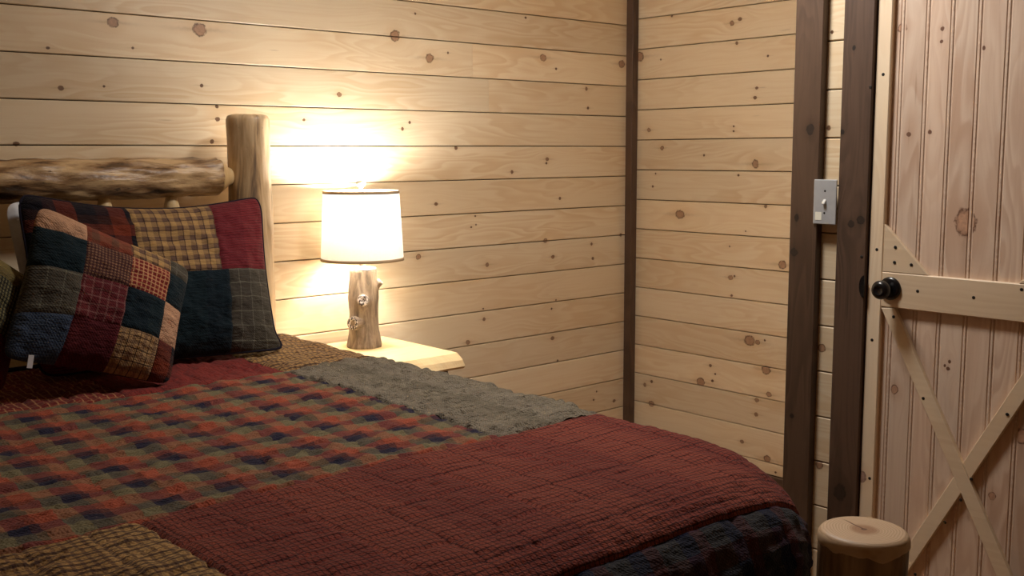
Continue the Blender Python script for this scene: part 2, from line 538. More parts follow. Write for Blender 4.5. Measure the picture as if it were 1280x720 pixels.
# cross brace
zA, zB = .966, .139
yA, yB = gl, gr
A = Vector((0, yA - .012, zA - .020)); B = Vector((0, yB + .012, zB + .02))
def brace(p, q, cut0, cut1, wd, ex, name='brace'):
    """strip from p to q in the door plane, ends cut vertical or flat"""
    d = (q - p).normalized(); nrm = Vector((0, -d.z, d.y)) * (wd / 2)
    pts = [p + nrm + d * cut0[0], q + nrm + d * cut1[0], q - nrm + d * cut1[1], p - nrm + d * cut0[1]]
    me = prism_mesh([(v.y, v.z) for v in pts], dx + .001 - ex, fx, 'yz', .001)
    return link(name, me, M_frame, door)
wd = .036
P1 = Vector((0, yA - .020, zA - .001)); P2 = Vector((0, yB + .020, zB + .001))
brace(P1, P2, (-.008, .008), (-.008, .008), wd, .001)
Q1 = Vector((0, yA - .020, zB + .001)); Q2 = Vector((0, yB + .020, zA - .001))
mid = (P1 + P2) / 2
dd = (Q2 - Q1).normalized(); half = wd / 2 / math.sin(2 * math.atan2(abs(P2.y - P1.y), abs(P1.z - P2.z))) + .0005
sh = wd / 2 / math.tan(2 * math.atan2(abs(P2.y - P1.y), abs(P1.z - P2.z)))
brace(Q1, mid - dd * half, (-.008, .008), (-sh, sh), wd, 0)
brace(mid + dd * half, Q2, (-sh, sh), (-.008, .008), wd, 0)
# black screws
scr = lathe_mesh([(.0042, 0), (.0042, .0008), (.0026, .0012), (.0008, .0008)], 14)
for px, py in ((1104,93),(1096,312),(1119,309),(1118,328),(1139,331),(1147,364),(1217,372),(1277,362),(1090,425),(1117,396),(1154,498),(1201,625),
               (1259,518),(1214,599),(1181,653),(1144,718),(1087,598)):
    q = on_plane(px, py, 0, dx)
    # move onto the nearest frame board face
    M = Matrix.Translation((dx + .0004, q.y, q.z)) @ zto((-1, 0, 0))
    link('screw', scr, M_screw, door, M)
# casing nails
for px, py in ((1088, 109), (1077, 321)):
    q = on_plane(px, py, 0, XCW - .025)
    t3 = [o for o in bpy.data.objects if o.name == 'trim_3'][0]
    link('nail', scr, M_screw, t3, Matrix.Translation((XCW - .0248, q.y, q.z)) @ zto((-1, 0, 0)))
# knob
kc = on_plane(1113, 360.5, 0, dx)
kn = lathe_mesh([(.030, 0), (.0305, .003), (.029, .006), (.024, .0085), (.015, .010)], 40, True, True)
hd = link('door_knob', lathe_mesh([(.011, .008), (.011, .026), (.014, .031), (.0205, .036), (.0245, .044), (.0245, .052), (.021, .059), (.014, .063), (.011, .0625), (.009, .061), (.0, .0605)], 40, True, False), M_black, door,
          Matrix.Translation((dx, kc.y, kc.z)) @ zto((-1, 0, 0)))
link('rosette', kn, M_black, hd, Matrix.Translation((dx, kc.y, kc.z)) @ zto((-1, 0, 0)))
sp = on_plane(1081, 358, 0, XCW - .025)
pts = [(-1.7165, sp.z - .030), (-1.7165, sp.z + .030)] + [(-1.7165 + .015 * math.sin(a), sp.z + .030 * math.cos(a)) for a in np.linspace(.15, math.pi - .15, 10)]
link('strike_plate', prism_mesh(pts, XCW - .0285, XCW - .0249, 'yz'), M_black, [o for o in bpy.data.objects if o.name == 'trim_3'][0])

# ---------------------------------------------------------------- light switch
a = on_plane(1019, 224, 0, -.968); b = on_plane(1045.5, 280, 0, -.968)
yc_, zc_ = -1.5905, 1.239
sw_ = thing('light_switch', (-.966, yc_, zc_), 'brushed steel light switch plate between two dark stained boards', 'light switch')
link('plate', box_mesh(-.9705, -.9655, yc_ - .0352, yc_ + .0352, zc_ - .061, zc_ + .061, .002, 2), M_plate, sw_)
me = prism_mesh([(-.9700, zc_ - .006), (-.9700, zc_ + .008), (-.978, zc_ - .001), (-.979, zc_ - .006)], yc_ - .0045, yc_ + .0045, 'xz', .001)
link('toggle', me, M_toggle, sw_)
for s in (-1, 1): link('screw', scr, M_plate, sw_, Matrix.Translation((-.9703, yc_, zc_ + s * .030)) @ zto((-1, 0, 0)) @ Matrix.Scale(.7, 4))
o = link('painted_glint', box_mesh(-.9712, -.9702, yc_ + .008, yc_ + .028, zc_ - .050, zc_ - .028), M_glint, sw_); o['label'] = 'small pale square reflection painted on the switch plate'  # bright reflection on the steel, put in as a pale square

# ================================================================ BED
def logmat(name, pale, mid, dark, amt=.5, sc=1.0, rough=.4, bm=.3):
    g = G(name); x, y, z = g.sep(g.obj())
    ang = g.vec(g.mul(x, 3. * sc), g.mul(y, 26.), g.mul(z, 26.))
    n1 = g.noise(ang, 1., 4., .6, .6)
    n2 = g.noise(g.vec(g.mul(x, 9.), g.mul(y, 70.), g.mul(z, 70.)), 1., 3., .6)
    n3 = g.noise(g.vec(g.mul(x, 18.), g.mul(y, 30.), g.mul(z, 30.)), 1., 4., .65)
    c = g.mix(g.step(n1, .35, .62), pale, mid)
    c = g.mix(g.mul(g.step(n1, .54, .68), amt), c, dark)
    c = g.mix(g.mul(g.step(n2, .5, .75), .35), c, mid)
    c = g.mix(g.mul(g.step(n3, .66, .72), amt * .8), c, dark)
    g.bump(g.add(n2, n3), bm, .004)
    return g.done(c, rough)
M_log = logmat('peeled_log', srgb(224, 198, 158), srgb(186, 154, 114), srgb(96, 80, 70), .8)
M_footlog = logmat('foot_log', srgb(164, 134, 102), srgb(112, 86, 62), srgb(48, 36, 28), .9, bm=.6)
M_post = M_log
M_rail = logmat('rough_log', srgb(206, 174, 130), srgb(128, 94, 60), srgb(38, 26, 18), .9, 2.0, .42, .9)
M_tenon = logmat('tenon_wood', srgb(222, 194, 146), srgb(206, 172, 120), srgb(176, 136, 88), .2)
def endmat():
    g = G('cut_end'); x, y, z = g.sep(g.obj())
    n = g.noise(g.obj(), 25., 2.)
    d = g.math('SQRT', g.add(g.mul(x, x), g.mul(y, y)))
    d2 = g.add(d, g.mul(g.sub(n, .5), .012))
    rg = g.math('FRACT', g.mul(d2, 210.))
    c = g.mix(g.mul(g.step(rg, .4, .95), .45), srgb(204, 176, 144), srgb(150, 112, 78))
    c = g.mix(g.mul(g.step(d2, .030, .014), .75), c, srgb(146, 98, 60))
    c = g.mix(g.mul(g.step(d2, .0065, .003), .85), c, srgb(92, 52, 28))
    # drying crack from the pith outwards
    ck = g.math('ABSOLUTE', g.add(g.sub(y, g.mul(x, .25)), g.mul(g.sub(n, .5), .006)))
    cr = g.mul(g.step(ck, .0022, .0008), g.mul(g.step(x, .0, .003), g.step(x, .062, .03)))
    c = g.mix(cr, c, srgb(96, 56, 30))
    g.bump(rg, .1, .0006)
    return g.done(c, .5)
M_end = endmat()

XR, XLFT = -1.935, -3.50
bed = thing('log_bed', (-2.72, -1.2, 0), 'peeled pine log bed with tall head posts under the patchwork quilt', 'bed')
def post(x, y, z1, r, seed, parent=bed, z0=0.0, mat=None, bev=.016):
    M = frame((x, y, z0), (0, 0, 1), (0, -1, 0))
    o = link('post', log_mesh(z1 - z0, r * 1.04, r, .004 if bev > .01 else .0025, seed, bev, 64), mat or M_log, parent, M)
    return o
post(XR, -.15, 1.497, .067, 3)
post(XLFT, -.15, 1.497, .067, 8)
FPX_, FPY_, FPZ = -1.965, -2.312, .750
def foot_post(x, y, seed):
    p = post(x, y, FPZ - .014, .0720, seed, mat=M_footlog, bev=.003)
    # pale chamfered cut end, uneven where the drawknife stopped
    seg = 72; vs = []; fs = []; rings = [(.0005, .0728, 1), (.004, .0742, .6), (.011, .0738, 0), (.0160, .0720, 0), (.0195, .0690, 0), (.0214, .0655, 0), (.0220, .0615, 0), (.0221, .001, 0)]
    for h, r, wob in rings:
        for i in range(seg):
            a = 2 * math.pi * i / seg
            q = float(vnoise(math.cos(a) * 2.2, math.sin(a) * 2.2, seed)) + .25 * float(vnoise(math.cos(a) * 6, math.sin(a) * 6, seed))
            vs.append((r * math.cos(a), r * math.sin(a), h - wob * .010 * abs(q)))
    for j in range(len(rings) - 1):
        for i in range(seg):
            k = (i + 1) % seg; fs.append((j * seg + i, j * seg + k, (j + 1) * seg + k, (j + 1) * seg + i))
    me = bpy.data.meshes.new('cut'); me.from_pydata(vs, [], fs); smooth(me)
    link('cut_end', me, M_end, p, Matrix.Translation((x, y, FPZ - .022)) @ Matrix.Rotation(R(55), 4, 'Z'))
foot_post(FPX_, FPY_, 14)
foot_post(XLFT, FPY_, 17)

def rail(p0, p1, r, seed, mat=M_rail, name='rail', tenon=True):
    M, L = along(p0, p1)
    o = link(name, log_mesh(L, r, r * 1.02, .0045, seed, .004, 56, .015, 1.2), mat, bed, M)
    if tenon:
        for p, q, s in ((p0, p1, 1), (p1, p0, -1)):
            d = (Vector(p) - Vector(q)).normalized()
            M2 = zto(d); M2.translation = Vector(p) - d * .002
            link('tenon', lathe_mesh([(r * .93, 0), (r * .88, .006), (r * .70, .022), (r * .52, .034), (r * .46, .045)], 40), M_tenon, o, M2)
    return o
rail((XLFT + .105, -.15, 1.304), (XR - .108, -.15, 1.306), .0565, 21)
rail((XLFT + .10, -.15, .56), (XR - .10, -.15, .56), .045, 23, M_log)
rail((XLFT + .11, FPY_, .52), (FPX_ - .11, FPY_, .52), .045, 24, M_log)
for x in (FPX_, XLFT): rail((x, -.15 - .10, .30), (x, FPY_ + .11, .30), .05, 26, M_log)
for i in range(7):
    x = -2.193 - .2 * i
    M = frame((x, -.15, .602), (0, 0, 1), (0, -1, 0))
    s = link('spindle', log_mesh(.60, .026, .026, .002, 30 + i, .004, 28), M_log, bed, M)
    link('tenon', lathe_mesh([(.026, 0), (.023, .02), (.017, .045), (.015, .06)], 28), M_tenon, s, Matrix.Translation((x, -.15, 1.20)))

# mattress and box spring
M_white = plain('white_cotton', srgb(222, 224, 230), .85)
M_ticking = plain('mattress_cloth', srgb(205, 200, 190), .9)
o = link('box_spring', box_mesh(-3.46, -1.97, -2.04, -.24, .36, .56, .02, 2), M_ticking); o['label'] = 'cream box spring on the side logs of the bed'; o['category'] = 'box spring'
o = link('mattress', box_mesh(-3.47, -1.97, -2.02, -.24, .562, .765, .09, 4), M_ticking); o['label'] = 'thick cream mattress hidden under the patchwork quilt'; o['category'] = 'mattress'

# ---------------------------------------------------------------- fabric
def fabric(name, uper, ustops, vper=None, vstops=None, bal=.5, lines=(), uoff=0., voff=0., bumpk=.6, slub=.35, weave=900., rough=.9, wob=.0025, dye=.74):
    """woven check: warp colours along u, weft colours along v, plus thin lines (axis, period, offset, width, colour, strength)"""
    g = G(name); u, v, _ = g.sep(g.uv())
    nz = g.noise(g.vec(g.mul(u, 14.), g.mul(v, 14.), 3.), 1., 3.)
    nz2 = g.noise(g.vec(g.mul(u, 14.), g.mul(v, 14.), 9.), 1., 3.)
    u2 = g.add(u, g.mul(g.sub(nz, .5), wob * 4)); v2 = g.add(v, g.mul(g.sub(nz2, .5), wob * 4))
    cu = g.ramp(g.math('FRACT', g.div(g.add(u2, 10 * uper + uoff), uper)), ustops, True)
    if vstops:
        cv = g.ramp(g.math('FRACT', g.div(g.add(v2, 10 * vper + voff), vper)), vstops, True)
        c = g.mix(bal, cu, cv)
    else: c = cu
    hgt = None
    for ax, per, off, wd_, col, stg in lines:
        q = g.math('FRACT', g.div(g.add(u2 if ax == 'u' else v2, 10 * per + off), per))
        m_ = g.math('LESS_THAN', q, wd_ / per)
        c = g.mix(g.mul(m_, stg), c, col)
    n = g.noise(g.vec(g.mul(u, 160.), g.mul(v, 160.), 1.), 1., 3., .6)
    n4 = g.noise(g.vec(g.mul(u, 22.), g.mul(v, 22.), 5.), 1., 3., .6)
    sv = g.add(1. - slub * .5, g.mul(n, slub)); sv = g.mul(sv, g.add(.85 * dye, g.mul(n4, .3 * dye)))
    c = g.mix(1., c, g.vec(sv, sv, sv), 'MULTIPLY')
    su = g.math('SINE', g.mul(u, weave)); s2 = g.math('SINE', g.mul(v, weave))
    cr = g.noise(g.vec(g.mul(u, 55.), g.mul(v, 120.), 2.), 1., 3., .6)
    g.bump(g.add(g.mul(cr, 1.0), g.mul(g.mul(su, s2), .06)), bumpk, .014)
    g.b.inputs['Sheen Weight'].default_value = .05
    return g.done(c, rough, .15)

rust, navy, olive, dkmar = srgb(176, 88, 64), srgb(42, 39, 62), srgb(130, 120, 90), srgb(98, 54, 52)
F_plaid = fabric('plaid_rust', .113, [(0, navy), (.27, dkmar), (.40, rust), (.70, olive)], .118, [(0, navy), (.22, dkmar), (.36, rust), (.70, olive)],
                 .5, uoff=.027, voff=.02)
mar, mar2 = srgb(152, 75, 60), srgb(140, 65, 54)
dk = srgb(34, 12, 22)
F_mar = fabric('maroon_check', .3, [(0, mar), (.5, mar2)], lines=(('u', .0105, 0, .0024, dk, .62), ('v', .0115, 0, .0026, dk, .66)), wob=.0008)
F_red = fabric('red_solid', .3, [(0, srgb(148, 58, 52)), (.5, srgb(140, 52, 48))], lines=(('u', .012, 0, .003, srgb(70, 20, 24), .4),))
F_redchk = fabric('red_cream_check', .3, [(0, srgb(132, 50, 44)), (.5, srgb(124, 46, 40))], lines=(('u', .019, 0, .0035, srgb(212, 160, 110), .6), ('v', .019, 0, .003, srgb(200, 140, 96), .4)), wob=.0006)
F_grey = fabric('grey_green', .16, [(0, srgb(150, 138, 118)), (.3, srgb(130, 120, 102)), (.6, srgb(156, 144, 126))], .14, [(0, srgb(142, 132, 114)), (.5, srgb(126, 116, 100))], .5,
                lines=(('u', .06, 0, .002, srgb(160, 156, 140), .3),), bumpk=1.)
F_tan = fabric('tan_check', .3, [(0, srgb(192, 152, 98)), (.5, srgb(180, 140, 88))], lines=(('u', .0155, 0, .006, srgb(74, 44, 50), .5), ('v', .0125, 0, .0045, srgb(56, 36, 42), .75)), wob=.001, bumpk=.5)
F_navy = fabric('navy_plaid', .113, [(0, srgb(14, 20, 56)), (.3, srgb(84, 44, 48)), (.55, srgb(60, 58, 60))], .12, [(0, srgb(22, 28, 58)), (.4, srgb(88, 44, 44)), (.7, srgb(56, 56, 60))], .4)
F_bind = fabric('dark_binding', .3, [(0, srgb(34, 30, 44)), (.5, srgb(42, 26, 34))])
# pillow fabrics
F_tanp = fabric('tan_window_plaid', .034, [(0, srgb(190, 152, 98)), (.45, srgb(120, 92, 76))], .036, [(0, srgb(192, 154, 100)), (.5, srgb(110, 84, 72))], .5,
                lines=(('u', .034, .004, .0018, dk, .8), ('v', .036, .004, .0018, dk, .8)), wob=.0006)
F_marp = fabric('maroon_pillow', .3, [(0, srgb(132, 48, 54)), (.5, srgb(122, 42, 50))], lines=(('v', .009, 0, .002, srgb(60, 18, 26), .6),), wob=.0012, bumpk=.55)
F_teal = fabric('teal_solid', .3, [(0, srgb(20, 38, 46)), (.5, srgb(18, 34, 44))], lines=(('u', .05, 0, .0015, srgb(30, 50, 56), .4),))
F_greyp = fabric('grey_windowpane', .3, [(0, srgb(84, 78, 68)), (.5, srgb(76, 70, 62))], lines=(('u', .040, 0, .003, srgb(128, 126, 112), .5), ('v', .044, .01, .003, srgb(134, 132, 116), .5)))
F_darkp = fabric('dark_rust_plaid', .13, [(0, srgb(26, 22, 30)), (.4, srgb(60, 30, 30)), (.65, srgb(132, 56, 36))], .12, [(0, srgb(24, 22, 34)), (.45, srgb(64, 34, 28)), (.7, srgb(130, 58, 38))], .5)
F_pink = fabric('pink_tan', .3, [(0, srgb(206, 160, 128)), (.5, srgb(196, 150, 120))], lines=(('u', .03, 0, .001, srgb(170, 120, 98), .5), ('v', .03, 0, .001, srgb(170, 120, 98), .5)))
F_rustp = fabric('rust_brown', .05, [(0, srgb(150, 74, 54)), (.6, srgb(110, 70, 56))], .05, [(0, srgb(130, 66, 50)), (.5, srgb(112, 76, 58))])
F_brchk = fabric('brown_mini_check', .3, [(0, srgb(150, 112, 88)), (.5, srgb(146, 108, 84))], lines=(('u', .0085, 0, .0042, srgb(70, 28, 36), .75), ('v', .0085, 0, .0042, srgb(60, 26, 36), .75)), wob=.0003)
F_rdchk = fabric('red_cream_mini', .3, [(0, srgb(132, 40, 38)), (.5, srgb(128, 38, 38))], lines=(('u', .0125, 0, .0036, srgb(214, 160, 116), .75), ('v', .0125, 0, .0036, srgb(214, 160, 116), .75)), wob=.0003)
F_marwin = fabric('maroon_window', .3, [(0, srgb(104, 38, 42)), (.5, srgb(98, 34, 40))], lines=(('u', .021, 0, .004, srgb(140, 96, 92), .55), ('v', .021, 0, .004, srgb(140, 96, 92), .55)), wob=.0005)
F_blue = fabric('blue_weave', .3, [(0, srgb(52, 66, 92)), (.5, srgb(46, 60, 86))], lines=(('u', .006, 0, .002, srgb(90, 100, 112), .4), ('v', .006, 0, .002, srgb(90, 100, 112), .4)))
F_dmar = fabric('dark_maroon', .3, [(0, srgb(92, 30, 36)), (.5, srgb(86, 26, 34))])
F_tanwin = fabric('tan_black_window', .3, [(0, srgb(188, 152, 108)), (.5, srgb(180, 144, 100))], lines=(('u', .030, 0, .009, srgb(130, 100, 80), .6), ('v', .030, 0, .009, srgb(120, 92, 72), .6),
                  ('u', .030, .012, .0022, dk, .85), ('v', .030, .012, .0022, dk, .85)), wob=.0004)
F_olchk = fabric('olive_black_check', .3, [(0, srgb(132, 122, 84)), (.5, srgb(124, 114, 80))], lines=(('u', .009, 0, .005, srgb(24, 26, 28), .8), ('v', .009, 0, .003, srgb(24, 26, 28), .7)), wob=.0003)
F_olive = fabric('olive_plain', .3, [(0, srgb(136, 118, 70)), (.5, srgb(126, 110, 66))], .05, [(0, srgb(130, 112, 66)), (.6, srgb(104, 90, 60))])

def grid_mesh(us, vs, f, uvf, name='cloth'):
    U, V = np.meshgrid(us, vs)
    P_ = f(U, V)                                # (...,3)
    n, m = U.shape
    idx = np.arange(n * m).reshape(n, m)
    q = np.stack([idx[:-1, :-1], idx[:-1, 1:], idx[1:, 1:], idx[1:, :-1]], -1).reshape(-1, 4)
    me = bpy.data.meshes.new(name); me.from_pydata(P_.reshape(-1, 3).tolist(), [], q.tolist())
    uu, vv = uvf(U, V)
    uvl = me.uv_layers.new(name='UVMap')
    flat = np.stack([uu.reshape(-1), vv.reshape(-1)], -1)[q.reshape(-1)]
    uvl.data.foreach_set('uv', flat.astype(np.float32).reshape(-1))
    smooth(me)
    return me

# quilt surface: parameters are arc lengths over the bed
QX, QY, R0, RX, RY, ZQ = -2.010, -1.925, .120, .072, .165, .800
XMIR = -2.72
def drape(a, b):
    rho = np.hypot(a, b); s = np.where(rho > 1e-9, b / np.maximum(rho, 1e-9), 0)
    r = RX + (RY - RX) * s * s
    e = np.maximum(0, rho - R0)
    th = np.minimum(e / r, math.pi / 2)
    hor = np.minimum(rho, R0) + r * np.sin(th)
    dz = r * (1 - np.cos(th)) + np.maximum(0, e - r * math.pi / 2)
    hor = hor + np.maximum(0, e - r * math.pi / 2) * .06
    k = np.where(rho > 1e-9, hor / np.maximum(rho, 1e-9), 0)
    return a * k, b * k, dz, th
def quilt(p, q, puff=None):
    left = p < XMIR
    pm = np.where(left, 2 * XMIR - p, p)
    a = np.maximum(0, pm - QX); b = np.maximum(0, QY - q)
    xa, yb, dz, th = drape(a, b)
    dz = dz + .018 * np.exp(-((pm + 1.86) ** 2 + (q + 2.10) ** 2) / (2 * .12 ** 2))      # the corner of the mattress sags
    x = np.minimum(pm, QX) + xa; y = np.maximum(q, QY) - yb; z = ZQ - dz
    if puff is not None:
        # outward direction of the surface
        rho = np.maximum(1e-6, np.hypot(a, b))
        nx, ny, nz = np.sin(th) * a / rho, -np.sin(th) * b / rho, np.cos(th)
        x = x + nx * puff; y = y + ny * puff; z = z + nz * puff
    x = np.where(left, 2 * XMIR - x, x)
    return np.stack([x, y, z], -1)

def relief(p, q, rect, crink=1.0, grid=True, dirx=True):
    sc = (24, 78) if dirx else (78, 24)
    h = .0046 * crink * vnoise(p * sc[0] + 1.7 * vnoise(p * 8, q * 8, 0, 5), q * sc[1], 0, 11)
    h = h + .0030 * crink * vnoise(p * 45, q * 60, 0, 13)
    h = h + .004 * vnoise(p * 4.2, q * 4.8, 0, 17)
    if grid:
        # hand quilting rows
        gp = np.abs(((p + .004 * vnoise(p * 9, q * 9, 0, 3)) / .098) % 1 - .5) * .098
        gq = np.abs(((q + .004 * vnoise(p * 9, q * 9, 0, 4)) / .085) % 1 - .5) * .085
        h = h - .0030 * np.exp(-(gp / .0035) ** 2) - .0036 * np.exp(-(gq / .0035) ** 2)
    x0, x1, y0, y1 = rect
    e = np.minimum(np.minimum(p - x0, x1 - p), np.minimum(q - y0, y1 - q))
    h = h - .006 * np.exp(-(np.maximum(e, 0) / .005) ** 2)
    return h

quilt_o = thing('quilt', (-2.72, -1.2, .8), 'patchwork quilt of maroon, rust plaid, tan and grey patches over the bed', 'quilt')
def patch(x0, x1, y0, y1, mat, label=None, res=.0065, crink=1.0, grid=True, dirx=True):
    us = np.linspace(x0, x1, max(4, int((x1 - x0) / res))); vs = np.linspace(y0, y1, max(4, int((y1 - y0) / res)))
    us = np.concatenate([[x0], [x0 + .002], us[1:-1], [x1 - .002], [x1]]); vs = np.concatenate([[y0], [y0 + .002], vs[1:-1], [y1 - .002], [y1]])
    rect = (x0, x1, y0, y1)
    me = grid_mesh(us, vs, lambda U, V: quilt(U, V, .004 + relief(U, V, rect, crink, grid, dirx)), lambda U, V: (U, V))
    o = link('patch', me, mat, quilt_o)
    if label: o['label'] = label
    return o
XE, YE, XB, YH = -1.52, -2.55, -3.87, -.222      # outer edges in arc length
xs_ = (-3.55, -2.905, -2.58, -2.150, XE)
patch(-2.150, XE, -.705, YH, F_tan, 'tan and brown checked patch near the pillow')
patch(-2.150, XE, -1.60, -.705, F_grey, 'grey green patch along the right edge', .0055, crink=1.7)
patch(-2.58, -2.150, -.735, YH, F_red, 'plain red patch below the sham', dirx=False)
patch(-3.03, -2.58, -.735, YH, F_redchk, 'red patch with thin cream lines', dirx=False)
patch(-3.20, -2.150, -1.60, -.735, F_plaid, 'large rust, olive and navy plaid patch')
patch(-2.905, XE, -2.156, -1.60, F_mar, 'large maroon patch with a fine dark check', .0055, .5)
patch(-3.35, -2.905, -2.156, -1.60, F_tan, 'tan and dark brown checked patch at the foot end', .0055, 1.2)
patch(-2.49, XE, YE, -2.156, F_navy, 'dark navy and brown plaid patch hanging over the foot end', .008)
patch(-3.35, -2.49, YE, -2.156, F_redchk, 'maroon patch with cream lines hanging over the foot end', .008)
patch(XB, -3.35, YE, -1.60, F_mar, None, .012)
patch(XB, -3.20, -1.60, -.735, F_grey, None, .012)
patch(XB, -3.03, -.735, YH, F_tan, None, .012)
# binding around the hem
def tube_mesh(pts, r, seg=8, closed=False):
    pts = [Vector(p) for p in pts]; n = len(pts); vs = []; fs = []
    for i, p in enumerate(pts):
        a = pts[(i - 1) % n] if (closed or i) else pts[0]; b = pts[(i + 1) % n] if (closed or i < n - 1) else pts[-1]
        d = (b - a).normalized(); up = Vector((0, 0, 1)) if abs(d.z) < .9 else Vector((1, 0, 0))
        s = d.cross(up).normalized(); t = s.cross(d)
        for k in range(seg):
            an = 2 * math.pi * k / seg
            vs.append(p + s * math.cos(an) * r + t * math.sin(an) * r)
    for i in range(n if closed else n - 1):
        j = (i + 1) % n
        for k in range(seg):
            l = (k + 1) % seg; fs.append((i * seg + k, i * seg + l, j * seg + l, j * seg + k))
    if not closed: fs.append(tuple(reversed(range(seg)))); fs.append(tuple((n - 1) * seg + k for k in range(seg)))
    me = bpy.data.meshes.new('tube'); me.from_pydata([tuple(v) for v in vs], [], fs)
    return smooth(me)
def qp(p, q, h=.004): return quilt(np.array([p]), np.array([q]), np.array([h]))[0]
loop = [qp(p, YH) for p in np.linspace(XB, XE, 60)] + [qp(XE, q) for q in np.linspace(YH, YE, 60)[1:]] + [qp(p, YE) for p in np.linspace(XE, XB, 60)[1:]] + [qp(XB, q) for q in np.linspace(YE, YH, 60)[1:-1]]
link('binding', tube_mesh(loop, .006, 8, True), F_bind, quilt_o)

# ---------------------------------------------------------------- pillows
def pillow(o, c, T, rects, backmat, pipemat, bow=.05, seed=1, res=40, sharp=2.6, crink=.0042, piping=.006, sag=0., ear=0.):
    """c: corners TL, TR, BR, BL of the seam; patches (u0,u1,v0,v1,material,label) on the front"""
    TL, TR, BR, BL = (np.array(k, float) for k in c)
    ex = ((TR - TL) + (BR - BL)) / 2; ey = ((TL - BL) + (TR - BR)) / 2
    nrm = np.cross(ex, ey); nrm /= np.linalg.norm(nrm)
    if np.dot(nrm, np.array(CAM) - TL) < 0: nrm = -nrm
    lx, ly = np.linalg.norm(ex), np.linalg.norm(ey)
    def S(u, v, side, extra=0):
        u2, v2 = u * 2 - 1, v * 2 - 1
        uu = .5 + (u2 * (1 - bow * (1 - v2 ** 2))) / 2
        vv = .5 + (v2 * (1 - bow * lx / ly * (1 - u2 ** 2))) / 2
        # rounded corners
        cu = np.abs(u2) ** 8 * np.abs(v2) ** 8
        uu = .5 + (uu - .5) * (1 - .07 * cu); vv = .5 + (vv - .5) * (1 - .07 * cu)
        b = (TL[None, None] * ((1 - uu) * (1 - vv))[..., None] + TR * (uu * (1 - vv))[..., None] + BR * (uu * vv)[..., None] + BL * ((1 - uu) * vv)[..., None])
        b = b + (ex / lx - ey / ly * .25) * (ear * np.exp(-((1 - u) ** 2 * 1.6 + (1 - v) ** 2) / .006))[..., None]
        h = T / 2 * np.clip(1 - np.abs(u2) ** sharp, 0, 1) ** .62 * np.clip(1 - np.abs(v2) ** sharp, 0, 1) ** .62
        b = b - np.array([0, 0, 1.]) * (sag * np.clip(1 - v, 0, 1) * (1 - np.abs(u2) ** 2.2))[..., None]
        x_, y_ = u * lx, v * ly
        wr = crink * (vnoise(x_ * 22, y_ * 34, 0, seed) + .8 * vnoise(x_ * 48, y_ * 60, 0, seed + 3)) + .006 * vnoise(x_ * 7, y_ * 7, 0, seed + 9)
        edge = np.clip(np.minimum(np.minimum(u, 1 - u) * lx, np.minimum(v, 1 - v) * ly) / .02, 0, 1)
        h = h + wr * edge + extra * edge
        return b + nrm * (side * h)[..., None]
    for (u0, u1, v0, v1, mat, lab) in rects:
        nu = max(4, int((u1 - u0) * lx / .006)); nv = max(4, int((v1 - v0) * ly / .006))
        us = np.concatenate([[u0], [u0 + .002 / lx], np.linspace(u0, u1, nu)[1:-1], [u1 - .002 / lx], [u1]])
        vs = np.concatenate([[v0], [v0 + .002 / ly], np.linspace(v0, v1, nv)[1:-1], [v1 - .002 / ly], [v1]])
        def f(U, V):
            e = np.minimum(np.minimum(U - u0, u1 - U) * lx, np.minimum(V - v0, v1 - V) * ly)
            return S(U, V, 1, -.0035 * np.exp(-(np.maximum(e, 0) / .004) ** 2))
        me = grid_mesh(us, vs, f, lambda U, V: (U * lx, V * ly))
        p = link('patch', me, mat, o)
        if lab: p['label'] = lab
    uu = .5 - .5 * np.cos(np.linspace(0, math.pi, res))
    me = grid_mesh(uu, uu, lambda U, V: S(U, V, -1), lambda U, V: (U * lx, V * ly))
    link('back_panel', me, backmat, o)
    if pipemat:
        t = np.linspace(0, 1, 40)[:-1]
        UU = np.concatenate([t, np.ones_like(t), 1 - t, np.zeros_like(t)])[None]; VV = np.concatenate([np.zeros_like(t), t, np.ones_like(t), 1 - t])[None]
        pts = S(UU, VV, 0)[0]
        link('piping', tube_mesh(pts.tolist(), piping, 8, True), pipemat, o)

sham = thing('pillow_sham', (-2.33, -.45, .81), 'large patchwork pillow sham with maroon corner leaning on the headboard', 'pillow')
pillow(sham, [(-2.672, -.275, 1.285), (-1.962, -.275, 1.255), (-2.045, -.50, .812), (-2.70, -.46, .812)], .17,
       [(0, .40, 0, .50, F_darkp, 'dark navy and rust plaid patch'), (.40, .745, 0, .50, F_tanp, 'tan and black checked patch'), (.745, 1, 0, .50, F_marp, 'maroon crinkled patch'),
        (0, .40, .50, 1, F_marp, None), (.40, .775, .50, 1, F_teal, 'plain dark teal patch'), (.775, 1, .50, 1, F_greyp, 'dark grey patch with pale windowpane lines')],
       F_bind, F_bind, .045, 41, piping=.004, sag=.035, ear=.030)
white = thing('white_pillow', (-2.36, -.30, .81), 'white pillow showing at both edges behind the large sham', 'pillow')
pillow(white, [(-2.684, -.205, 1.262), (-2.03, -.205, 1.20), (-1.945, -.34, .835), (-2.664, -.315, .835)], .05, [(0, 1, 0, 1, M_white, None)], M_white, None, .03, 51)

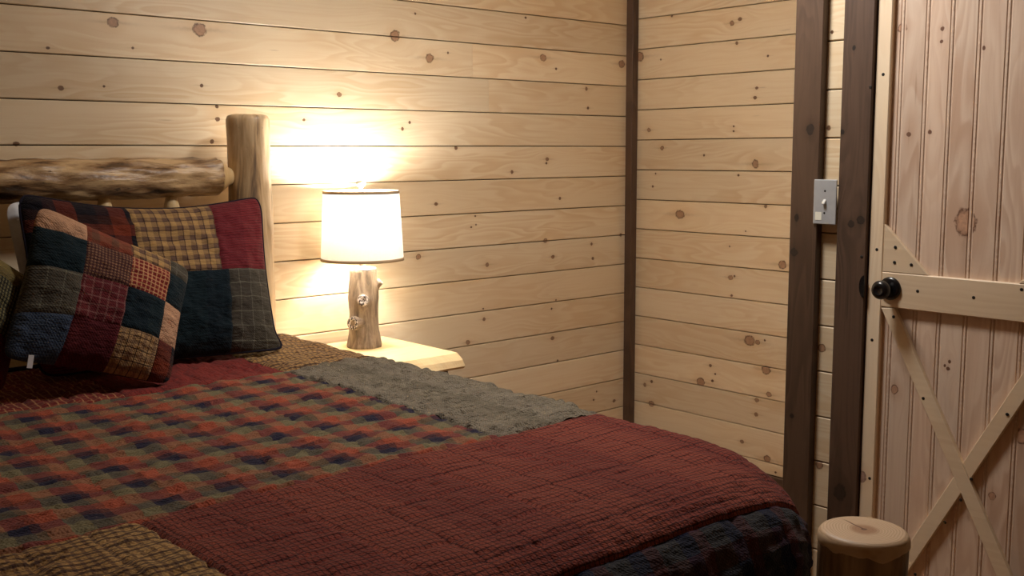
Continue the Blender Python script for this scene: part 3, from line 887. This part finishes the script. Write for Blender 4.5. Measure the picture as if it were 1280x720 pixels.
throw = thing('throw_pillow', (-2.56, -.68, .81), 'small square patchwork throw pillow tilted against the large sham', 'pillow')
TL = on_plane(46, 252, 1, -.50); TR = on_plane(240, 335, 1, -.545); BR = on_plane(214, 484, 1, -.70); BL = on_plane(-2, 450, 1, -.66)
um = (0, .295, .575, .84, 1); vm = (0, .16, .42, .72, 1)
tm = [[(F_pink, 'pink tan plain patch'), (F_rustp, 'rust and brown patch'), (F_tanp, 'tan checked patch'), (F_greyp, 'grey blue patch')],
      [(F_teal, 'dark teal patch'), (F_brchk, 'brown mini check patch'), (F_rdchk, 'red and cream mini check patch'), (F_teal, 'dark teal patch')],
      [(F_greyp, 'grey green windowpane patch'), (F_marwin, 'maroon windowpane patch'), (F_teal, 'dark teal patch'), (F_pink, 'pink tan crinkled patch')],
      [(F_blue, 'blue woven patch'), (F_dmar, 'plain dark maroon patch'), (F_tanwin, 'tan patch with black lines'), (F_darkp, 'dark maroon plaid patch')]]
pillow(throw, [TL, TR, BR, BL], .15, [(um[j], um[j + 1], vm[i], vm[i + 1], *tm[i][j]) for i in range(4) for j in range(4)], F_dmar, None, .05, 61, 40, 2.4)
o = link('care_tag', box_mesh(-.006, .006, -.001, .001, -.015, .015), M_white, throw, Matrix.Translation(on_plane(38, 452, 1, -.70)) @ Matrix.Rotation(R(12), 4, 'Y')); o['label'] = 'small white care tag'

throw2 = thing('throw_pillow', (-2.98, -.62, .81), 'olive and black checked throw pillow at the left edge of the photo', 'pillow')
TR = on_plane(46, 352, 1, -.52); TL = TR + Vector((-.37, -.02, .13)); BR = on_plane(4, 497, 1, -.62); BL = BR + Vector((-.38, -.03, .10))
TL2 = on_plane(-130, 232, 1, -.50)
pillow(throw2, [TL2, TR, BR, TL2 + (BR - TR) + Vector((-.02, 0, 0))], .12,
       [(0, .5, 0, .17, F_rustp, None), (.5, 1, 0, .17, F_olive, 'olive tan patch'), (0, .5, .17, .6, F_teal, None), (.5, 1, .17, .6, F_olchk, 'olive and black mini check patch'),
        (0, .5, .6, 1, F_greyp, None), (.5, 1, .6, 1, F_dmar, 'dark maroon patch')], F_dmar, None, .05, 71, 36, 2.4)

# ================================================================ NIGHTSTAND
ns = thing('nightstand', (-1.60, -.28, 0), 'live edge pine nightstand standing between the bed and the right plank wall', 'nightstand')
M_slab = pine('pine_slab', srgb(240, 216, 170), srgb(216, 176, 118), srgb(232, 196, 140), .32, 1.3)
ZN = .715
x0n, x1n = -1.79, -1.362
nx = 46; prof_top = []; prof_bot = []
vs = []; fs = []
for i in range(nx + 1):
    x = x0n + (x1n - x0n) * i / nx
    yt = -.468 + .007 * float(vnoise(x * 14, 3, 0, 5)) + .004 * float(vnoise(x * 50, 3, 0, 6))
    ymid = -.500 + .008 * float(vnoise(x * 11, 7, 0, 7)) + .003 * float(vnoise(x * 60, 3, 0, 8))
    yb = -.520 + .006 * float(vnoise(x * 16, 9, 0, 9))
    if i == nx: yt += .004; ymid += .010; yb += .012
    vs += [(x, -.030, ZN - .045), (x, -.030, ZN), (x, yt, ZN), (x, ymid, ZN - .018), (x, yb, ZN - .037), (x, yb + .006, ZN - .045)]
for i in range(nx):
    for k in range(6):
        a, b = i * 6 + k, i * 6 + (k + 1) % 6
        fs.append((a, b, b + 6, a + 6))
fs += [tuple(range(6)), tuple(nx * 6 + k for k in reversed(range(6)))]
me = bpy.data.meshes.new('slab')
cx_, cy_, cz_ = (x0n + x1n) / 2, -.25, ZN
# local frame: x along the grain, z across, y up
me.from_pydata([(v[0] - cx_, v[2] - cz_, -(v[1] - cy_)) for v in vs], [], fs)
bm = bmesh.new(); bm.from_mesh(me); bmesh.ops.recalc_face_normals(bm, faces=bm.faces); bm.to_mesh(me); bm.free()
o = link('top_slab', me, M_slab, ns, frame((cx_, cy_, cz_), (1, 0, 0), (0, 0, 1)))
for i in range(NK): o['k%d' % i] = [50., 50., .001]
o['tint'] = .0
link('apron', box_mesh(-1.775, -1.395, -.460, -.045, ZN - .16, ZN - .0455, .004, 1), M_stain_r, ns)
dr = link('drawer_front', box_mesh(-1.735, -1.435, -.472, -.4605, ZN - .150, ZN - .056, .004, 1), M_stain_r, ns)
link('knob', lathe_mesh([(.006, 0), (.006, .012), (.014, .018), (.015, .026), (.008, .031)], 20), M_log, dr, Matrix.Translation((-1.585, -.472, ZN - .10)) @ zto((0, -1, 0)))
for x in (-1.75, -1.42):
    for y in (-.075, -.43):
        link('leg', log_mesh(ZN - .161, .03, .028, .002, int(90 + x * 10 + y * 10), .004, 28, .04), M_log, ns, frame((x, y, 0), (0, 0, 1), (0, -1, 0)))
link('shelf', box_mesh(-1.75, -1.42, -.43, -.075, .17, .19, .003, 1), M_log, ns)

# ================================================================ LAMP
LX, LY = -1.528, -.160
lamp = thing('table_lamp', (LX, LY, ZN), 'lit table lamp with white linen drum shade and faux log base', 'lamp')
to_cam = (CAM - Vector((LX, LY, 1.0))); to_cam.z = 0; to_cam.normalize()
side = Vector((0, 0, 1)).cross(to_cam).normalized() * -1       # screen right is -(z x toward camera)... resolved below
right = Vector((to_cam.y * -1, to_cam.x, 0)); 
if (RW @ Vector((1, 0, 0))).dot(right) < 0: right = -right
def barkmat():
    g = G('faux_bark'); x, y, z = g.sep(g.obj())
    a = g.noise(g.vec(g.mul(x, 55.), g.mul(y, 55.), g.mul(z, 9.)), 1., 4., .65, .4)
    b = g.noise(g.vec(g.mul(x, 120.), g.mul(y, 120.), g.mul(z, 30.)), 1., 3., .6)
    c = g.ramp(a, [(.25, srgb(52, 41, 33)), (.45, srgb(112, 95, 80)), (.60, srgb(150, 132, 114)), (.8, srgb(84, 69, 58))])
    c = g.mix(g.mul(b, .2), c, srgb(180, 168, 152))
    g.bump(g.add(a, g.mul(b, .5)), .7, .004)
    return g.done(c, .42)
M_bark = barkmat()
M_stub = (lambda g: g.done(g.mix(g.step(g.noise(g.obj(), 160., 3.), .42, .58), srgb(60, 50, 46), srgb(214, 206, 200)), .35))(G('stub_face'))
zs = [(0, .0600), (.006, .0615), (.03, .0565), (.06, .0505), (.10, .0475), (.14, .0500), (.17, .0520), (.20, .0490), (.235, .0450), (.262, .0455), (.268, .0440)]
hts = np.linspace(0, .268, 60); seg = 72
vs = []; fs = []
for h in hts:
    r = float(np.interp(h, [a for a, _ in zs], [b for _, b in zs]))
    for i in range(seg):
        a = 2 * math.pi * i / seg; c, s = math.cos(a), math.sin(a)
        n_ = .0028 * float(vnoise(c * 3.2 + h * 4, s * 3.2, h * 9, 5)) + .0016 * float(vnoise(c * 9 + h * 8, s * 9, h * 14, 6)) + .0008 * float(vnoise(c * 22, s * 22, h * 30, 7))
        d = Vector((c, s, 0))
        bul = 0
        for (ang, zc, amp, wa, wz) in ((-.05, .160, .010, .5, .030), (-.75, .085, .014, .5, .032), (1.3, .21, .006, .35, .03), (2.6, .12, .006, .5, .05)):
            dirv = (to_cam * math.cos(ang) + right * math.sin(ang))
            ca = math.acos(max(-1, min(1, d.dot(dirv))))
            bul += amp * math.exp(-(ca / wa) ** 2 - ((h - zc) / wz) ** 2)
        rr = r + n_ + bul
        vs.append((c * rr, s * rr, h))
for j in range(len(hts) - 1):
    for i in range(seg):
        k = (i + 1) % seg; fs.append((j * seg + i, j * seg + k, (j + 1) * seg + k, (j + 1) * seg + i))
fs += [tuple(reversed(range(seg))), tuple((len(hts) - 1) * seg + i for i in range(seg))]
me = bpy.data.meshes.new('trunk'); me.from_pydata(vs, [], fs); smooth(me)
LM = Matrix.Translation((LX, LY, ZN))
link('log_base', me, M_bark, lamp, LM)
def stub(ang, z, up, r, L, hole):
    d = (to_cam * math.cos(ang) + right * math.sin(ang)); dirv = Vector((d.x, d.y, up)).normalized()
    p = Vector((LX, LY, ZN + z)) + d * .036
    M = zto(dirv); M.translation = p
    s_ = link('branch_stub', lathe_mesh([(r * 1.35, 0), (r * 1.1, L * .5), (r * 1.02, L * .85), (r * .95, L), (r * .8, L - .001)], 28), M_bark, lamp, M)
    f_ = link('stub_face', lathe_mesh([(r * .93, L - .0015), (r * .85, L + .0015), (r * .45, L + .001), (r * .35, L - (.004 if hole else .001)), (.0004, L - (.005 if hole else .0005))], 28, False, False), M_stub, s_, M)
stub(-.02, .165, .12, .0205, .026, False)
stub(-.62, .088, .05, .0235, .029, True)
stub(1.45, .205, .9, .0125, .032, False)
M_wht = plain('white_cap', srgb(235, 230, 222), .4)
link('top_cap', lathe_mesh([(.0455, .268), (.0455, .2725), (.042, .2735), (.002, .2737)], 48), M_wht, lamp, LM)
def glass(name, rough=.03):
    g = G(name); g.b.inputs['Transmission Weight'].default_value = 1.; g.b.inputs['IOR'].default_value = 1.49
    return g.done((.97, .97, .97), rough)
M_acr = glass('clear_acrylic', .05)
link('stem', lathe_mesh([(.0115, .2738), (.0120, .282), (.0105, .290), (.0120, .300), (.0112, .315), (.0115, .345)], 28), M_acr, lamp, LM)
M_brass = plain('nickel', srgb(190, 188, 180), .25, 1.)
link('socket', lathe_mesh([(.017, .346), (.018, .352), (.018, .385), (.014, .392)], 28), M_brass, lamp, LM)
# bulb: frosted, gives the light
g = G('bulb_glow'); g.b.inputs['Emission Color'].default_value = (1, .955, .89, 1); g.b.inputs['Emission Strength'].default_value = 12.; M_bulb = g.done((.9, .9, .9), .4)
bl = link('bulb', lathe_mesh([(.013, .393), (.014, .425), (.020, .445), (.0265, .470), (.0285, .490), (.026, .505), (.016, .516), (.002, .519)], 32), M_bulb, lamp, LM)
bl.visible_shadow = True
# shade
ZS0, ZS1 = .300, .535                                         # above the nightstand top
def shademat():
    g = G('linen_shade')
    x, y, z = g.sep(g.obj())
    ang = g.math('ARCTAN2', y, x)
    th = g.noise(g.vec(g.mul(ang, 10.), g.mul(z, 420.), 0.), 1., 2., .6)
    th2 = g.noise(g.vec(g.mul(ang, 120.), g.mul(z, 14.), 4.), 1., 2., .6)
    f = g.add(.80, g.mul(g.add(th, th2), .18))
    c = g.mix(1., srgb(250, 244, 232), g.vec(f, f, f), 'MULTIPLY')
    d = g.n.new('ShaderNodeBsdfDiffuse'); t = g.n.new('ShaderNodeBsdfTranslucent'); m = g.n.new('ShaderNodeMixShader')
    g.l.new(c, d.inputs[0]); g.l.new(c, t.inputs[0]); m.inputs[0].default_value = .07
    g.l.new(d.outputs[0], m.inputs[1]); g.l.new(t.outputs[0], m.inputs[2]); g.l.new(m.outputs[0], g.out.inputs[0])
    return g.m
rt, rb_ = .128, .1405
segs = 96
link('lamp_shade', lathe_mesh([(rb_, ZS0), (rb_ * .5 + rt * .5, (ZS0 + ZS1) / 2), (rt, ZS1)], segs, False, False), shademat(), lamp, LM)
def bandmat():
    g = G('shade_band')
    d = g.n.new('ShaderNodeBsdfDiffuse'); t = g.n.new('ShaderNodeBsdfTranslucent'); m = g.n.new('ShaderNodeMixShader')
    for q_ in (d, t): q_.inputs[0].default_value = (*srgb(196, 172, 142), 1)
    m.inputs[0].default_value = .05
    g.l.new(d.outputs[0], m.inputs[1]); g.l.new(t.outputs[0], m.inputs[2]); g.l.new(m.outputs[0], g.out.inputs[0])
    return g.m
M_band = bandmat()
def band(z0, z1, r0, r1):
    return lathe_mesh([(r0 - .0010, z0), (r0 + .0012, z0), (r1 + .0012, z1), (r1 - .0010, z1), (r0 - .0010, z0)], segs, False, False)
link('shade_band', band(ZS0 - .001, ZS0 + .009, rb_, rb_ - .0004), M_band, lamp, LM)
link('shade_band', band(ZS1 - .009, ZS1 + .001, rt + .0004, rt), M_band, lamp, LM)
# spider and harp
for k in range(3):
    a = 2 * math.pi * k / 3 + .4
    link('spider_arm', tube_mesh([(LX + .010 * math.cos(a), LY + .010 * math.sin(a), ZN + ZS1 - .012), (LX + (rt - .001) * math.cos(a), LY + (rt - .001) * math.sin(a), ZN + ZS1 - .004)], .0016, 8), M_brass, lamp)
hp = []
for t in np.linspace(0, math.pi, 25):
    hp.append((LX + right.x * .045 * math.sin(t * 2) * 0 + right.x * .05 * math.cos(t), LY + right.y * .05 * math.cos(t), ZN + .385 + .145 * math.sin(t) ** .8))
link('harp', tube_mesh(hp, .0016, 8), M_brass, lamp)
fin = link('finial', lathe_mesh([(.010, ZS1 - .004), (.012, ZS1 - .001), (.008, ZS1 + .002), (.006, ZS1 + .008), (.009, ZS1 + .012), (.0155, ZS1 + .019), (.0175, ZS1 + .028), (.0155, ZS1 + .037), (.009, ZS1 + .0435), (.001, ZS1 + .045)], 32), M_acr, lamp, LM)
fin['label'] = 'clear ball finial'

ld = bpy.data.lights.new('bulb_light', 'POINT'); ld.energy = LAMP_W; ld.color = (1, .955, .89); ld.shadow_soft_size = .031
lo = bpy.data.objects.new('bulb_light', ld); COL.objects.link(lo); lo.location = (LX, LY, ZN + .494)
lo.name = 'bulb_light'
# the point light sits inside the frosted bulb; the bulb must not block it
bl.visible_shadow = False

# added fill light that brightens the walls, shaped as a ceiling dome out of view
cf = thing('added_fill_light', (-1.5, -1.35, ZC), 'added fill light in a round frosted ceiling dome, out of view', 'lamp')
g = G('fill_dome_glow'); g.b.inputs['Emission Color'].default_value = (1, .84, .66, 1); g.b.inputs['Emission Strength'].default_value = 1.0
link('fill_dome', lathe_mesh([(.15, ZC - .02), (.14, ZC - .05), (.10, ZC - .075), (.04, ZC - .088), (.001, ZC - .09)], 40, False, False), g.done((.9, .9, .88), .4), cf, Matrix.Translation((-1.5, -1.35, 0)))
link('fill_ring', lathe_mesh([(.16, ZC), (.16, ZC - .02), (.15, ZC - .022)], 40, True, False), M_wht, cf, Matrix.Translation((-1.5, -1.35, 0)))
al = bpy.data.lights.new('fill_glow', 'AREA'); al.shape = 'DISK'; al.size = .3; al.energy = FILL_W; al.color = (1, .95, .89)
ao = bpy.data.objects.new('fill_glow', al); COL.objects.link(ao); ao.location = (-1.5, -1.35, ZC - .095)

for o in bpy.data.objects:
    if o.type == 'MESH' and 'k0' not in o.keys() and any(m and m.name.startswith(('pine', 'stained', 'floor_w', 'ceiling_w')) for m in o.data.materials):
        for i in range(NK): o['k%d' % i] = [50., 50., .001]
        o['tint'] = 0.0
